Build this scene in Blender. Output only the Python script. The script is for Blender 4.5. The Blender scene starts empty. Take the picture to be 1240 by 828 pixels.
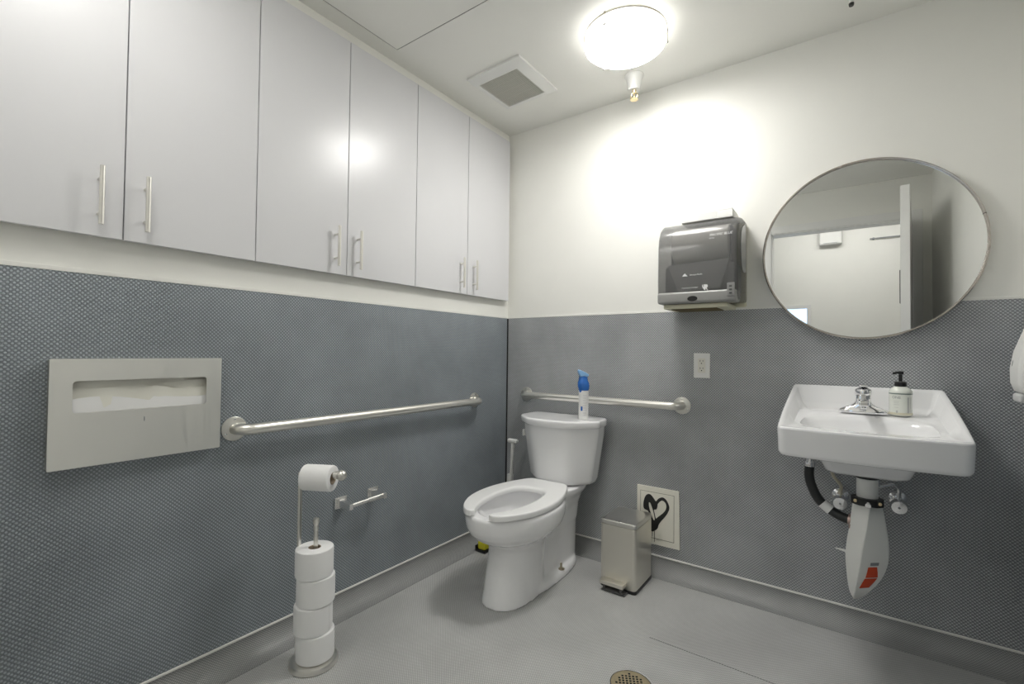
import bpy, bmesh, math, random
from mathutils import Vector, Matrix
random.seed(7)
SC = bpy.context.scene
COL = SC.collection
FZ = 0.025            # floor level
CZ = 2.44             # ceiling level
ZR = 1.305            # top of the rubber lining
ZT = 0.10             # top of the cove
PI = math.pi

# ------------------------------------------------------------------ materials
def mat(name, col, rough=.5, metal=0., spec=.5, coat=0., bump=None, var=0., varscale=4., aniso=0., trans=0., emit=None, estr=0., sub=0.):
    m = bpy.data.materials.new(name); m.use_nodes = True
    nt = m.node_tree; n = nt.nodes; l = nt.links
    b = n['Principled BSDF']
    b.inputs['Base Color'].default_value = (*col, 1)
    b.inputs['Roughness'].default_value = rough
    b.inputs['Metallic'].default_value = metal
    b.inputs['Specular IOR Level'].default_value = spec
    b.inputs['Coat Weight'].default_value = coat
    b.inputs['Transmission Weight'].default_value = trans
    b.inputs['Subsurface Weight'].default_value = sub
    if emit:
        b.inputs['Emission Color'].default_value = (*emit, 1); b.inputs['Emission Strength'].default_value = estr
    if var:
        tc = n.new('ShaderNodeTexCoord'); nz = n.new('ShaderNodeTexNoise')
        nz.inputs['Scale'].default_value = varscale; nz.inputs['Detail'].default_value = 5
        l.new(tc.outputs['Object'], nz.inputs['Vector'])
        mr = n.new('ShaderNodeMapRange'); mr.inputs[3].default_value = 1 - var; mr.inputs[4].default_value = 1 + var
        mr.inputs[1].default_value = .3; mr.inputs[2].default_value = .7
        l.new(nz.outputs['Fac'], mr.inputs[0])
        hs = n.new('ShaderNodeHueSaturation'); hs.inputs['Color'].default_value = (*col, 1)
        l.new(mr.outputs[0], hs.inputs['Value']); l.new(hs.outputs[0], b.inputs['Base Color'])
    if bump:
        sc_, st = bump
        tc = n.new('ShaderNodeTexCoord'); nz = n.new('ShaderNodeTexNoise'); nz.inputs['Scale'].default_value = sc_
        nz.inputs['Detail'].default_value = 4
        l.new(tc.outputs['Object'], nz.inputs['Vector'])
        bp = n.new('ShaderNodeBump'); bp.inputs['Strength'].default_value = st; bp.inputs['Distance'].default_value = .002
        l.new(nz.outputs['Fac'], bp.inputs['Height']); l.new(bp.outputs[0], b.inputs['Normal'])
    return m

def brushed(name, col, rough, axis_scale, strength=.03):
    """brushed metal: noise stretched along one axis drives roughness and a faint bump"""
    m = mat(name, col, rough, 1.)
    nt = m.node_tree; n = nt.nodes; l = nt.links; b = n['Principled BSDF']
    tc = n.new('ShaderNodeTexCoord'); mp = n.new('ShaderNodeMapping'); mp.inputs['Scale'].default_value = axis_scale
    nz = n.new('ShaderNodeTexNoise'); nz.inputs['Scale'].default_value = 6; nz.inputs['Detail'].default_value = 6
    l.new(tc.outputs['Object'], mp.inputs['Vector']); l.new(mp.outputs[0], nz.inputs['Vector'])
    mr = n.new('ShaderNodeMapRange'); mr.inputs[1].default_value = .3; mr.inputs[2].default_value = .7
    mr.inputs[3].default_value = rough - strength; mr.inputs[4].default_value = rough + strength
    l.new(nz.outputs['Fac'], mr.inputs[0]); l.new(mr.outputs[0], b.inputs['Roughness'])
    return m

def rubber(name, col, axes, pitch, height=.0012, rough=.42, dotlift=1.34, stain=.18, spec=.5, uv=False):
    """sheet rubber with a staggered lattice of small raised studs; axes are the two world axes in the sheet"""
    m = mat(name, col, rough, spec=spec)
    nt = m.node_tree; n = nt.nodes; l = nt.links; b = n['Principled BSDF']
    geo = n.new('ShaderNodeNewGeometry'); sep = n.new('ShaderNodeSeparateXYZ'); l.new(geo.outputs['Position'], sep.inputs[0])
    def M(op, a, bb=None, c=None):
        q = n.new('ShaderNodeMath'); q.operation = op
        for i, v in enumerate((a, bb, c)):
            if v is None: continue
            if isinstance(v, (int, float)): q.inputs[i].default_value = v
            else: l.new(v, q.inputs[i])
        return q.outputs[0]
    if uv:
        tcu = n.new('ShaderNodeUVMap'); l.new(tcu.outputs[0], sep.inputs[0])
    u = M('DIVIDE', sep.outputs[axes[0]], pitch); v = M('DIVIDE', sep.outputs[axes[1]], pitch)
    def lat(off):
        fu = M('SUBTRACT', M('FRACT', M('ADD', u, off)), .5); fv = M('SUBTRACT', M('FRACT', M('ADD', v, off)), .5)
        return M('SQRT', M('ADD', M('MULTIPLY', fu, fu), M('MULTIPLY', fv, fv)))
    d = M('MINIMUM', lat(0.), lat(.5))
    mr = n.new('ShaderNodeMapRange'); mr.interpolation_type = 'SMOOTHSTEP'
    mr.inputs[1].default_value = .34; mr.inputs[2].default_value = .12; mr.inputs[3].default_value = 0; mr.inputs[4].default_value = 1
    l.new(d, mr.inputs[0])
    bp = n.new('ShaderNodeBump'); bp.inputs['Strength'].default_value = 1; bp.inputs['Distance'].default_value = height
    l.new(mr.outputs[0], bp.inputs['Height']); l.new(bp.outputs[0], b.inputs['Normal'])
    # random scuffs and stains of the material, times painted stud highlight and groove shade
    nz = n.new('ShaderNodeTexNoise'); nz.inputs['Scale'].default_value = 2.6; nz.inputs['Detail'].default_value = 7; nz.inputs['Roughness'].default_value = .6
    l.new(geo.outputs['Position'], nz.inputs['Vector'])
    m1 = n.new('ShaderNodeMapRange'); m1.inputs[1].default_value = .3; m1.inputs[2].default_value = .72
    m1.inputs[3].default_value = 1 - stain; m1.inputs[4].default_value = 1 + stain; l.new(nz.outputs['Fac'], m1.inputs[0])
    m2 = n.new('ShaderNodeMapRange'); m2.inputs[3].default_value = .66; m2.inputs[4].default_value = dotlift; l.new(mr.outputs[0], m2.inputs[0])  # lit stud tops and shaded grooves painted into the base colour
    val = M('MULTIPLY', m1.outputs[0], m2.outputs[0])
    hs = n.new('ShaderNodeHueSaturation'); hs.inputs['Color'].default_value = (*col, 1); l.new(val, hs.inputs['Value'])
    l.new(hs.outputs[0], b.inputs['Base Color'])
    m3 = n.new('ShaderNodeMapRange'); m3.inputs[1].default_value = .3; m3.inputs[2].default_value = .7
    m3.inputs[3].default_value = rough - (.02 if uv else .08); m3.inputs[4].default_value = rough + (.03 if uv else .12); l.new(nz.outputs['Fac'], m3.inputs[0])
    l.new(m3.outputs[0], b.inputs['Roughness'])
    return m

PAINT = mat('cream_paint', (.835, .832, .795), .36, bump=(60, .12), var=.015)
CEILP = mat('ceiling_paint', (.84, .837, .80), .6, bump=(40, .15), var=.02, varscale=2)
TRIMW = mat('white_gloss_paint', (.80, .80, .79), .35)
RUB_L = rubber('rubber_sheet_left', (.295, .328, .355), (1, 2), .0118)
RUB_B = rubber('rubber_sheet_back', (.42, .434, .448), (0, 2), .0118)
RUB_F = rubber('rubber_sheet_floor', (.55, .553, .545), (0, 1), .0085, .0007, .5, 1.22, .13)
RUB_CL = rubber('rubber_cove', (.35, .355, .352), (0, 1), .0085, .0006, .36, 1.25, .10, spec=.7, uv=True)
RUB_CB = RUB_CL
CREAMBEAD = mat('cream_bead', (.90, .89, .85), .4)
LAMIN = mat('white_laminate', (.69, .69, .71), .28, var=.012, varscale=3)
LAMIN_IN = mat('white_melamine', (.62, .61, .56), .5)
NICKEL = mat('satin_nickel', (.80, .785, .74), .30, 1.)
STEEL = brushed('brushed_steel', (.72, .71, .665), .34, (2, 2, 90))
STEEL_H = brushed('brushed_steel_bar', (.86, .84, .79), .36, (40, 40, 40), .03)
BINST = brushed('bin_steel', (.76, .735, .67), .32, (30, 30, 1))
CHROME = mat('chrome', (.88, .88, .89), .09, 1.)
POLISH = mat('polished_nickel', (.93, .92, .90), .26, 1.)
BRASS = mat('brass', (.70, .58, .36), .3, 1.)
DRAINB = mat('drain_brass', (.72, .62, .42), .38, 1., var=.12, varscale=30)
PORC = mat('white_porcelain', (.89, .89, .90), .09, coat=.3)
SEATW = mat('white_seat_plastic', (.91, .91, .91), .22)
TISSUE = mat('tissue_paper', (.92, .92, .92), .9, spec=.1, bump=(220, .25))
KRAFT = mat('core_board', (.50, .42, .32), .9)
WPLAST = mat('white_plastic', (.80, .80, .78), .3)
WPLAST2 = mat('ivory_plastic', (.76, .75, .68), .35)
TRAPW = mat('white_vinyl_cover', (.90, .90, .87), .38)
BLACKP = mat('black_plastic', (.012, .012, .013), .35)
BLACKR = mat('black_rubber_hose', (.022, .024, .024), .4)
DARK = mat('dark_recess', (.01, .01, .01), .8)
DGREY = mat('dark_grey_plastic', (.09, .09, .09), .3)
MGREY = mat('grey_plastic', (.30, .30, .29), .28)
CREAMP = mat('cream_plastic', (.70, .68, .52), .4)
TOWELP = mat('towel_paper', (.80, .78, .72), .9)
BLUE = mat('blue_plastic', (.03, .16, .55), .25, coat=.3)
BLUEL = mat('light_blue_plastic', (.25, .48, .78), .3)
REDL = mat('red_label', (.72, .09, .03), .45)
PALELAB = mat('pale_label', (.83, .83, .82), .5)
GREYPR = mat('grey_print', (.30, .31, .32), .6)
WHITEPR = mat('white_print', (.85, .85, .85), .5)
GREENB = mat('sage_band', (.16, .21, .19), .4)
SOAPB = mat('milky_bottle', (.78, .80, .74), .2, coat=.2, sub=.0)
SOAPAMB = mat('clear_base', (.70, .67, .52), .2)
BLACKPAINT = mat('black_spray_paint', (.018, .018, .018), .5)
YELLOW = mat('yellow_sponge', (.62, .58, .02), .6, bump=(120, .5))
SEATPAPER = mat('seat_cover_paper', (.84, .83, .76), .9)
BONE = mat('bone_plate_paint', (.85, .83, .74), .45)
MIRR = mat('mirror_silver', (.93, .94, .93), .0, 1.)
GLOW = mat('lamp_glass', (.9, .9, .88), .3, emit=(1., .985, .95), estr=35.)
GLOW2 = mat('fill_lamp_glass', (.9, .9, .88), .3, emit=(1., .985, .95), estr=12.5)
GLOWS = mat('lamp_glass_side', (.9, .9, .88), .3, emit=(1., .985, .95), estr=3.2)
SKYGLOW = mat('bright_window_pane', (.5, .6, .8), .2, emit=(.55, .75, 1.), estr=1.1)
def smoke_cover():
    m = mat('smoked_clear_plastic', (.26, .26, .26), .16, coat=.2)
    nt = m.node_tree; n = nt.nodes; l = nt.links
    b = n['Principled BSDF']; out = n['Material Output']
    tr = n.new('ShaderNodeBsdfTransparent'); tr.inputs[0].default_value = (.82, .82, .82, 1)
    mx = n.new('ShaderNodeMixShader'); mx.inputs[0].default_value = .26
    l.new(tr.outputs[0], mx.inputs[1]); l.new(b.outputs[0], mx.inputs[2]); l.new(mx.outputs[0], out.inputs[0])
    return m
SMOKE = smoke_cover()

# ------------------------------------------------------------------ helpers
def ob(name, bm, mats, parent=None, smooth=35, loc=None):
    me = bpy.data.meshes.new(name)
    bmesh.ops.recalc_face_normals(bm, faces=bm.faces)
    bm.to_mesh(me); bm.free()
    for m in (mats if isinstance(mats, (list, tuple)) else [mats]): me.materials.append(m)
    if smooth:
        for p in me.polygons: p.use_smooth = True
        me.set_sharp_from_angle(angle=math.radians(smooth))
    o = bpy.data.objects.new(name, me); COL.objects.link(o)
    if parent: o.parent = parent
    if loc: o.location = loc
    return o

def tag(o, label=None, cat=None, group=None, kind=None):
    if label: o['label'] = label
    if cat: o['category'] = cat
    if group: o['group'] = group
    if kind: o['kind'] = kind
    return o

def thing(name, label, cat, loc=(0, 0, 0), rz=0., group=None):
    o = bpy.data.objects.new(name, None); COL.objects.link(o)
    o.location = loc; o.rotation_euler = (0, 0, rz); o.empty_display_size = .05
    return tag(o, label, cat, group)

def struct(name, bm, m, smooth=35):
    return tag(ob(name, bm, m, None, smooth), kind='structure')

def BM(): return bmesh.new()

def box(bm, lo, hi, bev=0., seg=2, mi=0, M=None):
    g = bmesh.ops.create_cube(bm, size=1.)
    vs = g['verts']
    for v in vs:
        v.co = Vector([lo[i] + (v.co[i] + .5) * (hi[i] - lo[i]) for i in range(3)])
    fs = list({f for v in vs for f in v.link_faces})
    for f in fs: f.material_index = mi
    if bev > 0:
        es = list({e for v in vs for e in v.link_edges})
        r = bmesh.ops.bevel(bm, geom=es, offset=bev, segments=seg, profile=.5, affect='EDGES')
        vs = list({v for f in r['faces'] for v in f.verts} | {v for v in vs if v.is_valid})
        fs = list({f for v in vs for f in v.link_faces})
        for f in fs: f.material_index = mi
    if M is not None:
        for v in vs: v.co = M @ v.co
    return vs

def frame_of(d):
    d = Vector(d).normalized()
    a = Vector((0, 0, 1)) if abs(d.z) < .9 else Vector((1, 0, 0))
    u = d.cross(a).normalized(); w = d.cross(u).normalized()
    return u, w

def loft(bm, loops, close=True, cap0=True, cap1=True, mi=0):
    rows = [[bm.verts.new(p) for p in L] for L in loops]
    n = len(rows[0])
    for i in range(len(rows) - 1):
        for j in range(n if close else n - 1):
            k = (j + 1) % n
            f = bm.faces.new((rows[i][j], rows[i][k], rows[i + 1][k], rows[i + 1][j])); f.material_index = mi
    for c, r in ((cap0, rows[0]), (cap1, rows[-1])):
        if c:
            f = bm.faces.new(r); f.material_index = mi
    return rows

def fan(bm, row, centre, mi=0):
    c = bm.verts.new(centre)
    n = len(row)
    for j in range(n):
        f = bm.faces.new((row[j], row[(j + 1) % n], c)); f.material_index = mi

def lathe(bm, prof, origin=(0, 0, 0), axis=(0, 0, 1), seg=40, mi=0, closed=False):
    """prof: (radius, height along axis); capped ends unless closed (ring profile)"""
    o = Vector(origin); d = Vector(axis).normalized(); u, w = frame_of(d)
    loops = []
    for r, h in prof:
        loops.append([o + d * h + (u * math.cos(2 * PI * k / seg) + w * math.sin(2 * PI * k / seg)) * max(r, 1e-5) for k in range(seg)])
    if closed:
        rows = [[bm.verts.new(p) for p in L] for L in loops]
        for i in range(len(rows)):
            a, b = rows[i], rows[(i + 1) % len(rows)]
            for j in range(seg):
                k = (j + 1) % seg
                f = bm.faces.new((a[j], a[k], b[k], b[j])); f.material_index = mi
    else:
        loft(bm, loops, mi=mi)

def cyl(bm, p0, p1, r0, r1=None, seg=24, mi=0, rnd=0.):
    p0 = Vector(p0); p1 = Vector(p1); L = (p1 - p0).length; r1 = r0 if r1 is None else r1
    if rnd:
        prof = [(r0 - rnd, 0), (r0 - rnd * .3, rnd * .3), (r0, rnd), (r1, L - rnd), (r1 - rnd * .3, L - rnd * .3), (r1 - rnd, L)]
    else: prof = [(r0, 0), (r1, L)]
    lathe(bm, prof, p0, p1 - p0, seg, mi)

def ball(bm, c, r, seg=20, mi=0, sq=1.):
    prof = [(r * math.sin(PI * k / 12), -r * math.cos(PI * k / 12) * sq) for k in range(13)]
    lathe(bm, prof, c, (0, 0, 1), seg, mi)

def tube(bm, pts, r, seg=14, mi=0, radii=None):
    pts = [Vector(p) for p in pts]
    n = len(pts)
    tang = []
    for i in range(n):
        a = pts[max(i - 1, 0)]; b = pts[min(i + 1, n - 1)]
        tang.append((b - a).normalized())
    u, w = frame_of(tang[0])
    loops = []
    for i in range(n):
        t = tang[i]
        u = (u - t * u.dot(t)).normalized(); w = t.cross(u)
        rr = radii[i] if radii else r
        loops.append([pts[i] + (u * math.cos(2 * PI * k / seg) + w * math.sin(2 * PI * k / seg)) * rr for k in range(seg)])
    loft(bm, loops, mi=mi)

def catmull(pts, m=8, closed=False):
    P = [Vector(p) for p in pts]; n = len(P); out = []
    rng = n if closed else n - 1
    for i in range(rng):
        if closed: p0, p1, p2, p3 = P[(i - 1) % n], P[i], P[(i + 1) % n], P[(i + 2) % n]
        else: p0, p1, p2, p3 = P[max(i - 1, 0)], P[i], P[i + 1], P[min(i + 2, n - 1)]
        for k in range(m):
            t = k / m
            out.append(.5 * ((2 * p1) + (p2 - p0) * t + (2 * p0 - 5 * p1 + 4 * p2 - p3) * t * t + (3 * p1 - p0 - 3 * p2 + p3) * t ** 3))
    if not closed: out.append(P[-1])
    return out

def prism(bm, pts, vec, mi=0):
    """closed outline (3-D points) extruded along vec"""
    vec = Vector(vec)
    loft(bm, [[Vector(p) for p in pts], [Vector(p) + vec for p in pts]], mi=mi)

def rrect(cx, cy, hx, hy, r, n=6):
    out = []
    for sx, sy, a0 in ((1, 1, 0), (-1, 1, 90), (-1, -1, 180), (1, -1, 270)):
        for k in range(n + 1):
            a = math.radians(a0 + 90 * k / n)
            out.append((cx + sx * (hx - r) + r * math.cos(a), cy + sy * (hy - r) + r * math.sin(a)))
    return out

def curve_mesh(splines, mw, depth, bev=0.):
    """2-D polygons with holes -> bmesh, placed by matrix mw"""
    c = bpy.data.curves.new('outline', 'CURVE'); c.dimensions = '2D'; c.fill_mode = 'BOTH'; c.extrude = depth / 2
    for pts in splines:
        s = c.splines.new('POLY'); s.points.add(len(pts) - 1); s.use_cyclic_u = True
        for p, q in zip(s.points, pts): p.co = (q[0], q[1], 0, 1)
    return _eval(c, mw)

def text_bm(body, size, mw, depth=.0006, align='CENTER', shear=0.):
    c = bpy.data.curves.new('lettering', 'FONT'); c.body = body; c.size = size; c.extrude = depth / 2
    c.align_x = align; c.align_y = 'CENTER'; c.shear = shear
    return _eval(c, mw)

def _eval(c, mw):
    o = bpy.data.objects.new('tmp_outline', c); COL.objects.link(o)
    dg = bpy.context.evaluated_depsgraph_get(); dg.update()
    me = bpy.data.meshes.new_from_object(o.evaluated_get(dg))
    bm = BM(); bm.from_mesh(me); bm.transform(mw)
    bpy.data.objects.remove(o); bpy.data.meshes.remove(me); bpy.data.curves.remove(c)
    for f in bm.faces: f.material_index = 0
    return bm

def onback(x, y, z):   # local x -> +x, local y -> +z, faces the room (-y)
    return Matrix(((1, 0, 0, x), (0, 0, -1, y), (0, 1, 0, z), (0, 0, 0, 1)))
def onleft(x, y, z):   # local x -> +y, local y -> +z, faces +x
    return Matrix(((0, 0, 1, x), (1, 0, 0, y), (0, 1, 0, z), (0, 0, 0, 1)))

def remesh(o, vox, smooth_it=6, fac=.5):
    m = o.modifiers.new('fuse', 'REMESH'); m.mode = 'VOXEL'; m.voxel_size = vox; m.use_smooth_shade = True
    s = o.modifiers.new('soften', 'SMOOTH'); s.iterations = smooth_it; s.factor = fac
    dg = bpy.context.evaluated_depsgraph_get(); dg.update()
    me = bpy.data.meshes.new_from_object(o.evaluated_get(dg))
    old = o.data; o.modifiers.clear(); o.data = me; me.name = old.name
    for p in me.polygons: p.use_smooth = True
    return o

def subsurf(o, lv=2):
    m = o.modifiers.new('sub', 'SUBSURF'); m.levels = lv; m.render_levels = lv

def dup(root, loc=None, rz=None, label=None, group=None):
    r = root.copy(); COL.objects.link(r)
    if loc is not None: r.location = loc
    if rz is not None: r.rotation_euler = (0, 0, rz)
    if label: r['label'] = label
    if group: r['group'] = group
    for ch in list(root.children):
        c = ch.copy(); COL.objects.link(c); c.parent = r
        for g in list(ch.children):
            d = g.copy(); COL.objects.link(d); d.parent = c
    return r

# ------------------------------------------------------------------ the room
XR, YF, YH = 2.20, -2.275, -3.62      # right wall, door wall, hall far wall
WT = .12
DX0, DX1, DZ = 1.165, 2.085, 2.13     # door opening

bm = BM(); box(bm, (-.12, YF - WT, FZ - .1), (XR + .12, .12, FZ)); struct('floor', bm, RUB_F)
bm = BM(); box(bm, (-.12, YF - WT, CZ), (XR + .12, .12, CZ + .1)); struct('ceiling', bm, CEILP)
bm = BM()
box(bm, (-.12, YF - WT, FZ), (-.003, .12, CZ), mi=0); box(bm, (-.003, YF, FZ), (0, 0, ZR), mi=1)
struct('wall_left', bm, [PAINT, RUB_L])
bm = BM()
box(bm, (-.003, .003, FZ), (XR + .12, .12, CZ), mi=0); box(bm, (0, 0, FZ), (XR, .003, ZR), mi=1)
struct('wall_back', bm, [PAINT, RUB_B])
bm = BM()
box(bm, (XR, YF - WT, FZ), (XR + .12, .003, CZ), mi=0); box(bm, (XR - .003, YF + .1, FZ), (XR, 0, ZR), mi=1)
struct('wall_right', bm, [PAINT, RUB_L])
bm = BM()
box(bm, (-.003, YF - WT, FZ), (DX0, YF, CZ)); box(bm, (DX1, YF - WT, FZ), (XR, YF, CZ)); box(bm, (DX0, YF - WT, DZ), (DX1, YF, CZ))
struct('wall_front', bm, PAINT)

# cove: quarter round of the floor rubber running up to the white bead
def cove(bm, p0, p1, inward, r=.072, n=10):
    p0 = Vector(p0); p1 = Vector(p1); inw = Vector(inward)
    prof = [(0.0, ZT), (.003, ZT)]
    for k in range(n + 1):
        a = PI / 2 * k / n
        prof.append((.003 + r * (1 - math.cos(a)), FZ + .0015 + r * (1 - math.sin(a))))
    prof.append((.003 + r, FZ)); prof.append((0, FZ))
    loft(bm, [[p + inw * d + Vector((0, 0, z)) for d, z in prof] for p in (p0, p1)])
    lay = bm.loops.layers.uv.new('UVMap'); ax = 1 if abs(inw.x) > .5 else 0
    for f in bm.faces:
        for lp in f.loops:
            q_ = lp.vert.co; dd = (q_ - p0).dot(inw); zz = q_.z - FZ
            a_ = math.atan2(max(r - zz, 0), max(r - dd, 1e-6)) if zz < r else 0     # 0 at the wall, 90 deg at the floor
            lp[lay].uv = (q_[ax], (ZT - q_.z) if zz >= r else (ZT - FZ - r) + r * a_)
bm = BM(); cove(bm, (0, YF, 0), (0, 0, 0), (1, 0, 0)); struct('baseboard_left', bm, RUB_CL, 60)
bm = BM(); cove(bm, (0, 0, 0), (XR, 0, 0), (0, -1, 0)); struct('baseboard_back', bm, RUB_CB, 60)
bm = BM(); cove(bm, (XR, 0, 0), (XR, YF + .1, 0), (-1, 0, 0)); struct('baseboard_right', bm, RUB_CL, 60)
# white bead on the cove, cream bead on the lining, dark joint in the corner, seam in the floor
bm = BM(); box(bm, (0, YF, ZT), (.006, 0, ZT + .008), .002); struct('trim_1', bm, CREAMBEAD)
bm = BM(); box(bm, (0, -.006, ZT), (XR, 0, ZT + .008), .002); struct('trim_2', bm, CREAMBEAD)
bm = BM(); box(bm, (-.003, YF, ZR), (.0015, 0, ZR + .012), .001); struct('trim_3', bm, PAINT)
bm = BM(); box(bm, (0, -.0015, ZR), (XR, .003, ZR + .010), .001); struct('trim_4', bm, PAINT)
bm = BM(); box(bm, (0, -.006, ZT + .01), (.006, 0, ZR - .002)); struct('trim_5', bm, DARK)
bm = BM(); box(bm, (1.09, -.5495, FZ), (1.62, -.5472, FZ + .0005)); struct('trim_6', bm, DGREY)

# door: frame, casing, open leaf along the right wall
bm = BM()
for y0, y1 in ((YF, YF + .010), (YF - WT - .012, YF - WT)):
    box(bm, (DX0 - .062, y0, FZ), (DX0, y1, DZ + .062), .003); box(bm, (DX1, y0, FZ), (DX1 + .062, y1, DZ + .062), .003)
    box(bm, (DX0, y0, DZ), (DX1, y1, DZ + .062), .003)
box(bm, (DX0 - .001, YF - WT, FZ), (DX0 + .004, YF, DZ)); box(bm, (DX1 - .012, YF - WT, FZ), (DX1, YF, DZ)); box(bm, (DX0, YF - WT, DZ - .008), (DX1, YF, DZ))
box(bm, (DX1 - .022, YF - .075, FZ), (DX1 - .012, YF - .05, DZ), .002)
dr = struct('door_1', bm, TRIMW)
dv = Vector((1.972 - 2.062, -1.315 - (YF + .012), 0)); dl = dv.length; dv.normalize()
MD = Matrix.Translation((2.066, YF + .014, 0)) @ Matrix.Rotation(math.atan2(dv.y, dv.x), 4, 'Z')
bm = BM(); box(bm, (0, -.022, FZ + .012), (dl, .022, DZ - .012), .002, M=MD)
ob('door_leaf', bm, TRIMW, dr)
bm = BM()
cyl(bm, MD @ Vector((dl - .07, .022, 1.0)), MD @ Vector((dl - .07, .075, 1.0)), .011); cyl(bm, MD @ Vector((dl - .07, .022, 1.0)), MD @ Vector((dl - .07, .030, 1.0)), .032)
tube(bm, [MD @ Vector(p) for p in ((dl - .07, .066, 1.0), (dl - .10, .070, 1.0), (dl - .18, .070, 1.0))], .009)
ob('door_handle', bm, NICKEL, dr)
bm = BM(); box(bm, (dl - .085, .022, 1.42), (dl - .045, .028, 1.62), .002, M=MD); ob('door_plate', bm, DGREY, dr)
for hz in (.28, 1.12, 1.90):
    bm = BM(); cyl(bm, (2.0745, YF + .008, hz - .05), (2.0745, YF + .008, hz + .05), .0065); ob('hinge', bm, NICKEL, dr)

# hallway beyond the door (seen in the mirror)
bm = BM(); box(bm, (-1.4, YH - .1, FZ - .1), (4.6, YF - WT, FZ)); struct('floor', bm, mat('hall_floor', (.30, .29, .27), .5, var=.1))
bm = BM(); box(bm, (-1.4, YH - .1, 2.62), (4.6, YF - WT, 2.72)); struct('ceiling', bm, CEILP)
bm = BM(); box(bm, (-1.4, YH - .1, FZ), (4.6, YH, 2.62)); struct('wall_hall', bm, PAINT)
bm = BM()
box(bm, (-1.4, YF - WT, FZ), (-.12, YF, 2.62)); box(bm, (XR + .12, YF - WT, FZ), (4.6, YF, 2.62))
box(bm, (-.12, YF - WT, CZ + .1), (XR + .12, YF, 2.62)); struct('wall_hall', bm, PAINT)
bm = BM(); box(bm, (-1.5, YH, FZ), (-1.4, YF, 2.62)); struct('wall_hall', bm, PAINT)
bm = BM(); box(bm, (4.6, YH, FZ), (4.7, YF, 2.62)); struct('wall_hall', bm, PAINT)
bm = BM()   # small bright window in the hall wall
box(bm, (.93, YH, 1.595), (1.375, YH + .02, 1.635), .003); box(bm, (1.34, YH, .95), (1.375, YH + .02, 1.595), .003)
box(bm, (.93, YH, .95), (.965, YH + .02, 1.595), .003); box(bm, (.93, YH, .915), (1.375, YH + .03, .95), .003)
w = struct('window_1', bm, TRIMW)
bm = BM(); box(bm, (.965, YH, .95), (1.34, YH + .006, 1.595)); ob('window_pane', bm, SKYGLOW, w)

# ------------------------------------------------------------------ wall cabinets
def make_handle(parent, y):
    h = BM(); cyl(h, (.060, y, 1.437), (.060, y, 1.598), .0062, rnd=.001, seg=20)
    for z in (1.4695, 1.5655): cyl(h, (.030, y, z), (.056, y, z), .0045, seg=14)
    return ob('handle', h, NICKEL, parent)
seams = [-2.262, -1.893, -1.527, -1.162, -.787, -.4145, -.034]
cab_lab = ['white two-door wall cabinet at the left edge above the steel seat cover dispenser',
           'white two-door wall cabinet in the middle, its right door catching the lamp glare',
           'white two-door wall cabinet in the corner, next to the back wall']
for k in range(3):
    y0, ym, y1 = seams[2 * k], seams[2 * k + 1], seams[2 * k + 2]
    t = thing('wall_cabinet', cab_lab[k], 'cabinet', (0, 0, 0), 0, 'white wall cabinets in a row')
    b = BM(); box(b, (.0005, y0 + .001, 1.412), (.0105, y1 - .001, 2.385), .001); ob('carcass', b, LAMIN_IN, t)
    g = .0016
    for a, c, hy in ((y0, ym, ym - .056), (ym, y1, ym + .048)):
        d = BM(); box(d, (.0115, a + g, 1.4085), (.030, c - g, 2.382), .0012); do = ob('door', d, LAMIN, t)
        make_handle(do, hy)

# ------------------------------------------------------------------ ceiling things
# hatch
t = thing('ceiling_hatch', 'large flush painted access hatch in the ceiling above the cabinets', 'hatch', (0, 0, CZ))
b = BM(); box(b, (.083, -1.72, -.004), (.90, -.964, -.0005), .001); ob('hatch_panel', b, CEILP, t)
b = BM()
for lo, hi in (((.070, -1.735, -.003), (.0785, -.950, -.0005)), ((.0785, -.9595, -.003), (.915, -.950, -.0005)), ((.905, -1.735, -.003), (.915, -.9595, -.0005)), ((.0785, -1.735, -.003), (.905, -1.725, -.0005))):
    box(b, lo, hi)
ob('hatch_frame', b, PAINT, t)
b = BM(); box(b, (.0785, -1.725, -.0009), (.905, -.9595, -.0004)); ob('shadow_gap', b, DARK, t)

# exhaust vent
t = thing('ceiling_vent', 'square white exhaust fan cover with a grey louvred grille in the ceiling', 'vent', (0, 0, CZ))
b = BM()
O = [(.186, -.613), (.506, -.627), (.509, -.289), (.188, -.280)]
I = [(.228, -.568), (.460, -.577), (.462, -.336), (.231, -.322)]
def q(P, z): return [Vector((x, y, z)) for x, y in P]
rows = loft(b, [q(O, -.0005), q(O, -.010), q(I, -.026), q(I, -.014)], cap0=True, cap1=False)
ob('vent_cover', b, WPLAST, t)
b = BM(); loft(b, [q(I, -.0145), q(I, -.0125)]); ob('backing', b, DARK, t)
b = BM()
n = 22
for k in range(n):
    s = (k + .5) / n
    a = Vector(I[0]).lerp(Vector(I[1]), s); c = Vector(I[3]).lerp(Vector(I[2]), s)
    d = (Vector(I[1]) - Vector(I[0])).normalized() * .0017
    loft(b, [[Vector((a.x - d.x, a.y - d.y, -.0145)), Vector((a.x + d.x, a.y + d.y, -.0145)), Vector((a.x + d.x, a.y + d.y, -.0245)), Vector((a.x - d.x, a.y - d.y, -.0245))],
             [Vector((c.x - d.x, c.y - d.y, -.0145)), Vector((c.x + d.x, c.y + d.y, -.0145)), Vector((c.x + d.x, c.y + d.y, -.0245)), Vector((c.x - d.x, c.y - d.y, -.0245))]])
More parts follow.
